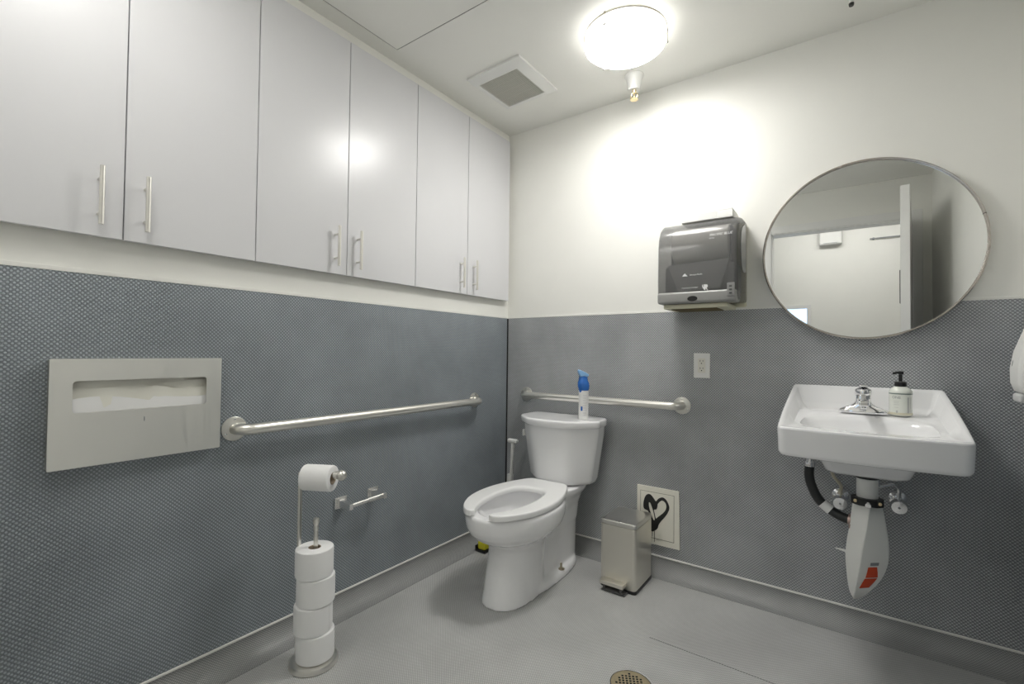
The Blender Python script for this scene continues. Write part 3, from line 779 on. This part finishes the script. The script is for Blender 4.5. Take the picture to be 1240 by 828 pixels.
ob('blue_swoosh', b, BLUE, can)

# toilet brush in the corner, sponge on the floor
t = thing('toilet_brush', 'white toilet brush with a T-shaped grip standing in the corner', 'brush', (.135, -.125, FZ))
b = BM(); lathe(b, [(.040, .0), (.046, .004), (.043, .10), (.040, .225), (.036, .230), (.034, .226), (.034, .02)], seg=32); ob('canister', b, WPLAST, t)
b = BM(); cyl(b, (-.012, 0, .20), (-.012, 0, .375), .021, .0185, rnd=.004); ob('lower_grip', b, WPLAST, t)
b = BM(); cyl(b, (-.006, 0, .340), (.003, 0, .560), .0095, .0105); ob('shaft', b, WPLAST, t)
b = BM(); box(b, (-.030, -.014, .553), (.036, .014, .577), .010, 4); ob('grip', b, WPLAST, t)
t = thing('floor_sponge', 'yellow sponge in a black dish on the floor behind the toilet', 'sponge', (.108, -.322, FZ + .002))
b = BM(); box(b, (-.040, -.045, 0), (.030, .045, .012), .005); box(b, (-.040, -.045, .008), (-.032, .045, .032), .003); ob('dish', b, BLACKP, t)
b = BM(); box(b, (-.028, -.040, .0125), (.024, .036, .056), .010, 3); ob('sponge', b, YELLOW, t)

# ------------------------------------------------------------------ step bin
t = thing('step_bin', 'slim steel pedal bin standing against the wall below the heart plate', 'bin', (.850, -.185, FZ))
hx, hy = .0855, .108
def bl(ins, z, r=.016): return [Vector((x, y, z)) for x, y in rrect(0, 0, hx - ins, hy - ins, r, 5)]
b = BM(); loft(b, [bl(.004, 0), bl(-.001, .002), bl(-.001, .014), bl(.002, .016)]); ob('plinth', b, BLACKP, t)
b = BM(); loft(b, [bl(.0015, .014), bl(0, .017), bl(0, .285), bl(.001, .2868)]); ob('body', b, BINST, t)
b = BM(); loft(b, [bl(.001, .2885), bl(-.0006, .290), bl(-.0006, .303), bl(.003, .3085), bl(.010, .3095)]); ob('lid', b, brushed('lid_steel', (.72, .71, .68), .30, (30, 1, 30)), t)
b = BM(); box(b, (-.060, -.148, .0015), (.052, -.100, .007), .002); box(b, (-.050, -.150, .006), (.042, -.105, .012), .003); pd = ob('pedal_bracket', b, DGREY, t)
b = BM(); box(b, (-.068, -.152, .030), (.045, -.108, .048), .004); ob('pedal', b, BINST, t)
for x in (-.055, .025):
    b = BM(); box(b, (x, -.142, .010), (x + .010, -.112, .031), .001); ob('pedal_link', b, DGREY, t)

# ------------------------------------------------------------------ floor drain
t = thing('floor_drain', 'round brass floor drain with a grid of small holes', 'drain', (1.128, -.832, FZ))
b = BM(); lathe(b, [(.062, .0003), (.064, .0012), (.062, .0022), (.054, .0024), (0, .0024)], seg=48); ob('strainer', b, DRAINB, t)
b = BM()
for i in range(-4, 5):
    for j in range(-4, 5):
        x, y = i * .0115, j * .0115
        if x * x + y * y < .047 ** 2: box(b, (x - .0036, y - .0036, .0022), (x + .0036, y + .0036, .0027), M=Matrix.Rotation(.5, 4, 'Z'))
ob('strainer_holes', b, DARK, t)
b = BM(); lathe(b, [(.0635, .0002), (.0665, .0002), (.0665, .0008), (.0635, .0008)], seg=48, closed=True); ob('drain_joint', b, DARK, t)

# ------------------------------------------------------------------ sink
SXc = 1.752
S = thing('wall_sink', 'white wall-hung porcelain sink below the round mirror', 'sink', (SXc, 0, 0))
FR = -.485
def zrim(y):
    s = min(max((-y - .012) / (.455 - .012), 0), 1)
    return .980 - .121 * (s ** .95)
def zdeck(y):
    s = min(max((-y - .10) / .24, 0), 1); s = s * s * (3 - 2 * s)
    return .888 - .032 * s
def plan(f_in, ns=22, nc=7):
    """outline loop inset by f_in metres: straight back, sides bulging a little, front bowed out"""
    out = []; hw = .246 - f_in; y0 = -.003 - f_in; y1 = FR + f_in; rb, rf = max(.022 - f_in * .3, .008), max(.030 - f_in * .3, .012)
    def seg(a, c, m):
        return [(a[0] + (c[0] - a[0]) * k / m, a[1] + (c[1] - a[1]) * k / m) for k in range(m)]
    def arc(cx, cy, r_, a0):
        return [(cx + r_ * math.cos(math.radians(a0 + 90 * k / nc)), cy + r_ * math.sin(math.radians(a0 + 90 * k / nc))) for k in range(nc)]
    out += seg((hw, y1 + rf), (hw, y0 - rb), ns); out += arc(hw - rb, y0 - rb, rb, 0)
    out += seg((hw - rb, y0), (-hw + rb, y0), ns); out += arc(-hw + rb, y0 - rb, rb, 90)
    out += seg((-hw, y0 - rb), (-hw, y1 + rf), ns); out += arc(-hw + rf, y1 + rf, rf, 180)
    out += seg((-hw + rf, y1), (hw - rf, y1), ns); out += arc(hw - rf, y1 + rf, rf, 270)
    res = []
    for x, y in out:
        fr = (y0 - y) / (y0 - y1)
        w_ = .960 + .052 * math.sin(PI * min(max(fr, 0), 1) * .62)
        res.append((x * w_, y - .020 * max(fr, 0) ** 4 * (1 - (x / hw) ** 2)))
    return res
def ell(ax, ay, cy, e=.75):
    out = []
    for x, y in plan(.055):
        a = math.atan2((y - cy) / .19, x / .19); c, s = math.cos(a), math.sin(a)
        out.append((math.copysign(abs(c) ** e, c) * ax, cy + math.copysign(abs(s) ** e, s) * ay))
    return out
def L3(P, fz): return [Vector((x, y, fz(y) if callable(fz) else fz)) for x, y in P]
mixp = lambda A, B, f: [(a[0] * (1 - f) + c[0] * f, a[1] * (1 - f) + c[1] * f) for a, c in zip(A, B)]
b = BM()
zb_ = lambda y: .765
Pin = plan(.046); Pb = ell(.190, .125, -.300)
def ztop(f):   # between the rim inner edge and the bowl edge
    return lambda y: zdeck(y)
loops = [L3(plan(.05), .766), L3(plan(.016), .760), L3(plan(.008), .763), L3(plan(.003), .775), L3(plan(0), lambda y: zrim(y) - .009), L3(plan(.001), lambda y: zrim(y) - .003), L3(plan(.004), lambda y: zrim(y)),
         L3(plan(.012), lambda y: zrim(y) - .0005), L3(plan(.019), lambda y: max(zrim(y) - .008, zdeck(y) + .001)), L3(plan(.037), lambda y: max(zdeck(y), zrim(y) - .058)), L3(plan(.055), zdeck),
         L3(mixp(plan(.055), Pb, .5), zdeck), L3(mixp(plan(.055), Pb, .9), zdeck), L3(Pb, lambda y: zdeck(y) - .005), L3(ell(.180, .115, -.300), lambda y: zdeck(y) - .018), L3(ell(.160, .100, -.300), .815), L3(ell(.115, .075, -.298), .780), L3(ell(.05, .035, -.295), .771)]
rows = loft(b, loops, cap0=True, cap1=True)
o = ob('basin', b, PORC, S, 60)
b = BM()
def ub(hx_, y0, y1, z): return [Vector((x, y, z)) for x, y in rrect(0, (y0 + y1) / 2, hx_, abs(y1 - y0) / 2, .03, 6)]
loft(b, [ub(.132, -.12, -.40, .768), ub(.126, -.13, -.38, .735), ub(.116, -.14, -.355, .705), ub(.104, -.155, -.335, .694), ub(.06, -.20, -.30, .690)])
ob('underside', b, PORC, S, 60)
b = BM(); lathe(b, [(.022, 0), (.024, .002), (.018, .003), (.014, .001), (0, .001)], (0, -.295, .7715), (0, 0, 1), 24); ob('drain_flange', b, CHROME, S)
# faucet
t = thing('sink_faucet', 'chrome centerset faucet with a single lever at the back of the sink', 'faucet', (1.749, -.125, .8887))
b = BM()
def fl(hx_, hy_, z, e=.6, n=40):
    return [Vector((math.copysign(abs(math.cos(2 * PI * k / n)) ** e, math.cos(2 * PI * k / n)) * hx_, math.copysign(abs(math.sin(2 * PI * k / n)) ** e, math.sin(2 * PI * k / n)) * hy_, z)) for k in range(n)]
loft(b, [fl(.074, .027, 0), fl(.076, .0285, .004), fl(.075, .028, .009), fl(.070, .0265, .015), fl(.056, .026, .0215), fl(.039, .0258, .028), fl(.0285, .0255, .036), fl(.0248, .0245, .045), fl(.024, .024, .066)])
ob('faucet_body', b, CHROME, t, 60)
b = BM()
loft(b, [[Vector((x, y, z)) for x, y, z in L] for L in [
    [(-.020, -.010, .028), (.020, -.010, .028), (.020, -.010, .056), (-.020, -.010, .056)],
    [(-.019, -.050, .034), (.019, -.050, .034), (.019, -.050, .058), (-.019, -.050, .058)],
    [(-.016, -.100, .036), (.016, -.100, .036), (.016, -.100, .055), (-.016, -.100, .055)],
    [(-.015, -.113, .034), (.015, -.113, .034), (.014, -.113, .051), (-.014, -.113, .051)]]])
cyl(b, (0, -.098, .024), (0, -.098, .037), .0105, seg=20)
o = ob('spout', b, CHROME, t, 30)
bv = o.modifiers.new('bev', 'BEVEL'); bv.width = .004; bv.segments = 3
b = BM(); lathe(b, [(.0235, .066), (.026, .070), (.0265, .080), (.024, .088), (.016, .093), (0, .095)], seg=28); ob('lever_hub', b, CHROME, t)
b = BM()
loft(b, [[Vector((x, y, z)) for x, y, z in L] for L in [
    [(-.015, .012, .088), (.015, .012, .088), (.015, .010, .096), (-.015, .010, .096)],
    [(-.015, -.015, .092), (.015, -.015, .092), (.015, -.015, .101), (-.015, -.015, .101)],
    [(-.013, -.055, .100), (.013, -.055, .100), (.013, -.055, .107), (-.013, -.055, .107)]]])
o = ob('lever', b, CHROME, t, 30); bv = o.modifiers.new('bev', 'BEVEL'); bv.width = .003; bv.segments = 3

# soap bottle
t = thing('soap_bottle', 'white soap pump bottle with a black pump beside the faucet', 'soap bottle', (1.8575, -.118, .8885), 0)
b = BM(); lathe(b, [(.028, 0), (.0325, .003), (.0335, .009), (.0335, .078), (.0335, .083), (.0325, .090), (.027, .098), (.019, .103), (.0155, .105), (.0155, .110)], seg=40); ob('bottle', b, SOAPB, t, 50)
b = BM(); lathe(b, [(.0332, .0035), (.0338, .006), (.0339, .012), (.0334, .0125)], seg=40); ob('bottle_base', b, SOAPAMB, t)
b = BM(); lathe(b, [(.0338, .0775), (.0341, .0785), (.0341, .0805), (.0338, .0815)], seg=40, closed=True); ob('label_band', b, GREENB, t)
def wraptext(body, size, r, z, ang):
    bmx = text_bm(body, size, Matrix.Identity(4), .0003)
    for v in bmx.verts:
        a = ang + v.co.x / r; rr = r + .0002 + v.co.z
        v.co = Vector((math.cos(a) * rr, math.sin(a) * rr, z + v.co.y))
    return bmx
a0 = math.radians(-115)
ob('label_print', wraptext('ONE', .0125, .0336, .066, a0), GREYPR, t, 0)
b = BM()
for z, wd in ((.052, .5), (.046, .42), (.040, .5), (.030, .36)):
    A = [a0 - wd / 2 + wd * k / 5 for k in range(6)]
    loft(b, [[Vector((math.cos(a) * .0338, math.sin(a) * .0338, zz)) for a in A] for zz in (z, z + .0012)], close=False, cap0=False, cap1=False)
for ac, z0, z1, wd in ((a0 + .05, .010, .020, .16), (math.radians(-55), .012, .068, .22), (math.radians(-38), .012, .068, .10)):
    A = [ac - wd / 2 + wd * k / 4 for k in range(5)]
    loft(b, [[Vector((math.cos(a) * .0338, math.sin(a) * .0338, zz)) for a in A] for zz in (z0, z1)], close=False, cap0=False, cap1=False)
ob('fine_print', b, mat('pale_print', (.50, .51, .49), .6), t)
b = BM(); lathe(b, [(.016, .104), (.0175, .106), (.0175, .119), (.015, .122), (.009, .123)], seg=28); ob('collar', b, BLACKP, t)
b = BM(); cyl(b, (0, 0, .121), (0, 0, .150), .0055, seg=16); box(b, (-.008, -.008, .148), (.009, .008, .160), .003)
hd = Vector((-.8, -.6, 0)).normalized()
loft(b, [[Vector((0, 0, z_)) + hd * s_ + Vector((-hd.y, hd.x, 0)) * w_ for w_, z_ in ((-.004, zc - h_), (.004, zc - h_), (.004, zc + h_), (-.004, zc + h_))] for s_, zc, h_ in ((0, .1555, .0045), (.016, .1545, .004), (.026, .1515, .0035))])
ob('pump_head', b, BLACKP, t)

# drain cover, hose, stop valves
t = thing('drain_cover', 'white vinyl drain cover with a red label hanging under the sink', 'pipe cover', (0, 0, 0))
b = BM(); cyl(b, (1.757, -.255, .598), (1.757, -.255, .686), .031, .031, seg=32); ob('tailpiece', b, WPLAST, t)
b = BM(); cyl(b, (1.757, -.255, .676), (1.757, -.255, .6895), .0335, .0335, seg=32); ob('gasket', b, BLACKR, t)
b = BM()
Z = [.606, .560, .500, .440, .385, .330, .290, .262, .246]
Lx = [1.720, 1.713, 1.707, 1.698, 1.694, 1.697, 1.701, 1.706, 1.713]
Rx = [1.791, 1.803, 1.812, 1.818, 1.815, 1.798, 1.774, 1.752, 1.735]
Gx = [1.767, 1.759, 1.751, 1.741, 1.734, 1.726, 1.721, 1.718, 1.718]
Gd = [.036, .048, .060, .068, .068, .062, .050, .034, .016]
def dense(A, m=4): return [p.x for p in catmull([Vector((a, 0, 0)) for a in A], m)]
Z, Lx, Rx, Gx, Gd = (dense(A) for A in (Z, Lx, Rx, Gx, Gd))
loops = []
for z, lx, rx_, gx, gd in zip(Z, Lx, Rx, Gx, Gd):
    P = [Vector((lx, -.235, z)), Vector((lx + .004, -.250, z)), Vector((gx - .002, -.240 - gd, z)), Vector((gx + .002, -.240 - gd, z)), Vector((rx_ - .003, -.242, z)), Vector((rx_, -.228, z)), Vector(((lx + rx_) / 2 + .01, -.205, z)), Vector(((lx + rx_) / 2 - .01, -.205, z))]
    loops.append(P)
loft(b, loops); o = ob('cover_shell', b, TRAPW, t, 28)
b = BM(); tube(b, [(1.703, -.236, .395), (1.692, -.232, .400), (1.664, -.230, .402)], .006, 8, radii=[.0075, .005, .0015]); ob('strap_tail', b, TRAPW, t)
b = BM(); box(b, (1.808, -.246, .398), (1.813, -.222, .412), .002); box(b, (1.803, -.246, .378), (1.809, -.222, .388), .002); ob('rivet', b, TRAPW, t)
# red label lies on the right facet
def facet(u, z):
    import bisect
    Zr = Z[::-1]; k = min(max(bisect.bisect(Zr, z) - 1, 0), len(Zr) - 2); f = (z - Zr[k]) / (Zr[k + 1] - Zr[k])
    it = lambda A: A[::-1][k] * (1 - f) + A[::-1][k + 1] * f
    gx, gd, rx_ = it(Gx), it(Gd), it(Rx)
    p0_ = Vector((gx + .002, -.240 - gd, z)); p1_ = Vector((rx_ - .003, -.242, z)); nrm = Vector((p1_.y - p0_.y, -(p1_.x - p0_.x), 0)).normalized()
    if nrm.y > 0: nrm = -nrm
    return p0_.lerp(p1_, u) + nrm * .0012
for zz0, zz1, u0, u1, v0, v1 in ((.340, .378, .30, .78, .30, .62), (.300, .336, .16, .66, .28, .78)):
    b = BM(); n_ = 5
    loft(b, [[facet(u0 + (u1 - u0) * k / n_, zz0) for k in range(n_ + 1)], [facet((u0 + v0) / 2 + ((u1 + v1) / 2 - (u0 + v0) / 2) * k / n_, (zz0 + zz1) / 2) for k in range(n_ + 1)], [facet(v0 + (v1 - v0) * k / n_, zz1) for k in range(n_ + 1)]], close=False, cap0=False, cap1=False)
    o = ob('red_label', b, REDL, t); m = o.modifiers.new('t', 'SOLIDIFY'); m.thickness = .0012; m.offset = 0
b = BM(); n_ = 4
loft(b, [[facet(.36 + .30 * k / n_, z_) for k in range(n_ + 1)] for z_ in (.384, .394)], close=False, cap0=False, cap1=False); o = ob('label_emblem', b, GREYPR, t); m = o.modifiers.new('t', 'SOLIDIFY'); m.thickness = .0012; m.offset = 0
# flange with brass screws
b = BM()
prism(b, [(p.x, p.y, 0.587) for p in catmull([Vector(v) for v in ((1.710, -.266, 0), (1.730, -.296, 0), (1.757, -.300, 0), (1.784, -.296, 0), (1.803, -.266, 0), (1.779, -.225, 0), (1.757, -.215, 0), (1.735, -.225, 0))], 4, True)], (0, 0, .024)); fl_ = ob('clamp_flange', b, BLACKP, t)
for x in (1.723, 1.791):
    b = BM(); lathe(b, [(.0055, 0), (.0055, .003), (.003, .004), (0, .004)], (x, -.2905, .600), (0, -1, .1), 14); ob('screw', b, BRASS, fl_)
b = BM(); cyl(b, (1.758, -.296, .597), (1.758, -.312, .593), .010, .009, rnd=.002); ob('clamp_knob', b, CHROME, fl_)

t = thing('drain_hose', 'black ribbed hose with a white tape band curving under the sink', 'hose', (0, 0, 0))
HP = catmull([(1.585, -.205, .692), (1.582, -.205, .650), (1.590, -.205, .610), (1.612, -.206, .563), (1.650, -.210, .530), (1.690, -.216, .513), (1.722, -.222, .511)], 6)
b = BM(); tube(b, HP, .0165, 18); ob('hose', b, BLACKR, t, 60)
b = BM(); tube(b, HP[20:25], .0178, 18); ob('tape', b, PALELAB, t, 60)
b = BM(); cyl(b, (1.585, -.205, .682), (1.585, -.205, .700), .0185, .0185); box(b, (1.572, -.226, .684), (1.588, -.219, .696), .002); ob('hose_clamp', b, CHROME, t)
b = BM(); cyl(b, (1.704, -.219, .512), (1.716, -.2215, .511), .0190, .0190); box(b, (1.704, -.243, .485), (1.716, -.236, .500), .002); ob('hose_clamp', b, mat('copper_clamp', (.55, .42, .38), .35, 1.), t)
b = BM(); cyl(b, (1.585, -.205, .698), (1.590, -.205, .760), .0135, .0135); ob('hose_barb', b, CHROME, t)

def stop_valve(label, x, z, supply, sup_mat):
    t = thing('stop_valve', label, 'valve', (x, 0, z), 0, 'chrome stop valves under the sink')
    b = BM(); lathe(b, [(.033, .0006), (.033, .004), (.028, .012), (.018, .018), (.012, .019), (.011, .026), (.013, .028), (.013, .042), (.010, .044)], axis=(0, -1, 0), seg=32); ob('escutcheon', b, CHROME, t)
    b = BM(); lathe(b, [(.012, .036), (.022, .038), (.0265, .044), (.0265, .062), (.023, .067), (.006, .068)], (0, 0, -.010), (0, -1, -.12), 28); hd_ = ob('valve_handle', b, CHROME, t)
    b = BM(); lathe(b, [(.004, .0680), (.004, .0695), (0, .0695)], (0, 0, -.010), (0, -1, -.12), 12); ob('screw', b, GREYPR, hd_)
    b = BM(); cyl(b, (0, -.036, .006), (0, -.036, .030), .0085, .0085, seg=6); tube(b, catmull([Vector(p) - Vector((x, 0, z)) for p in supply], 6), .0062, 12); ob('supply_pipe', b, sup_mat, t)
    return t
stop_valve('chrome stop valve under the sink by the black hose', 1.677, .540, [(1.677, -.036, .566), (1.680, -.045, .585), (1.672, -.085, .610), (1.655, -.110, .640), (1.648, -.112, .690), (1.652, -.11, .755)], mat('beige_tube', (.62, .58, .46), .4))
stop_valve('chrome stop valve under the sink beside the white drain cover', 1.856, .560, [(1.856, -.036, .588), (1.854, -.045, .612), (1.838, -.075, .628), (1.815, -.085, .622), (1.796, -.090, .615), (1.792, -.092, .64), (1.79, -.10, .755)], CHROME)

# ------------------------------------------------------------------ soap dispenser on the right wall
t = thing('soap_dispenser', 'white wall soap dispenser cut off by the right edge', 'dispenser', (XR - .003, -.375, 0))
b = BM()
def sd(hx0, hx1, hyw, z, r=.03):
    P = rrect(0, 0, 1, 1, .45, 6)
    return [Vector((-(hx0 + hx1) / 2 + p[0] * (hx1 - hx0) / 2, p[1] * hyw, z)) for p in P]
loft(b, [sd(.0006, .085, .050, .998), sd(.0006, .098, .058, 1.006), sd(.0006, .105, .062, 1.030), sd(.0006, .106, .062, 1.07), sd(.0006, .098, .062, 1.12), sd(.0006, .082, .060, 1.17), sd(.0006, .066, .056, 1.22), sd(.0006, .050, .048, 1.25)])
ob('housing', b, WPLAST, t, 60)
b = BM(); box(b, (-.100, -.030, .974), (-.062, .045, 1.000), .008, 3); ob('nozzle_guard', b, mat('grey_white_plastic', (.62, .62, .62), .3), t)
b = BM(); lathe(b, [(.0, 0), (.014, 0), (.013, .002), (0, .002)], (-.0992, .028, 1.085), (-.95, .30, .12), 20)
ob('level_window', b, GREYPR, t)

# ------------------------------------------------------------------ hall things seen in the mirror
t = thing('emergency_light', 'white rounded box on the hall wall reflected in the mirror', 'light fixture', (1.55, YH, 2.36))
b = BM(); box(b, (-.10, .0005, -.115), (.10, .07, .10), .018, 4); ob('casing', b, WPLAST, t)
b = BM(); box(b, (-.06, .0702, -.100), (.06, .0712, -.096)); ob('casing_seam', b, GREYPR, t)
t = thing('wall_rail', 'thin grey rail on the hall wall reflected in the mirror', 'rail', (1.875, YH, 2.272))
b = BM(); box(b, (0, .012, -.006), (.55, .020, .006), .002); ob('rail', b, GREYPR, t)
for x in (.03, .50):
    b = BM(); box(b, (x - .008, .0005, -.012), (x + .008, .013, .012), .002); ob('bracket', b, GREYPR, t)

# ------------------------------------------------------------------ light, world, camera
w = bpy.data.worlds.new('World'); SC.world = w; w.use_nodes = True
bg = w.node_tree.nodes['Background']; bg.inputs[0].default_value = (.9, .95, 1, 1); bg.inputs[1].default_value = .6
# unseen lamp added in the hall to fill the room through the open door
t = thing('hall_fill_light', 'unseen long white fill light added in the hall outside the door', 'lamp', (1.62, -2.98, 2.62))
b = BM(); box(b, (-.62, -.11, -.03), (.62, .11, -.0005), .004); ob('housing', b, WPLAST, t)
b = BM(); box(b, (-.60, -.095, -.050), (.60, .095, -.0305), .006); ob('diffuser', b, mat('hall_diffuser', (.9, .9, .9), .4, emit=(1, .98, .95), estr=8.5), t)

for o in list(bpy.data.objects):
    if o.type == 'MESH' and o.data.name != 'bowl':
        m = o.modifiers.new('normals', 'WEIGHTED_NORMAL'); m.keep_sharp = True; m.weight = 70
cam = bpy.data.cameras.new('Camera'); co = bpy.data.objects.new('Camera', cam); COL.objects.link(co)
fw = Vector((-.58514474, .81068715, .01979871)); rt = Vector((.81092572, .58503614, .01149749)); up = Vector((.00226209, -.02278298, .99973788))
co.matrix_world = Matrix(((rt.x, up.x, -fw.x, 1.7079), (rt.y, up.y, -fw.y, -2.3187), (rt.z, up.z, -fw.z, 1.1044), (0, 0, 0, 1)))
cam.sensor_width = 36; cam.sensor_fit = 'HORIZONTAL'; cam.lens = 566.38 / 1240 * 36; cam.clip_start = .01
SC.camera = co
SC.cycles.diffuse_bounces = 8; SC.cycles.max_bounces = 14; SC.cycles.transparent_max_bounces = 16
SC.cycles.use_denoising = True
vs = SC.view_settings; vs.view_transform = 'Standard'; vs.look = 'None'; vs.exposure = 0.58; vs.gamma = 1; vs.use_curve_mapping = False
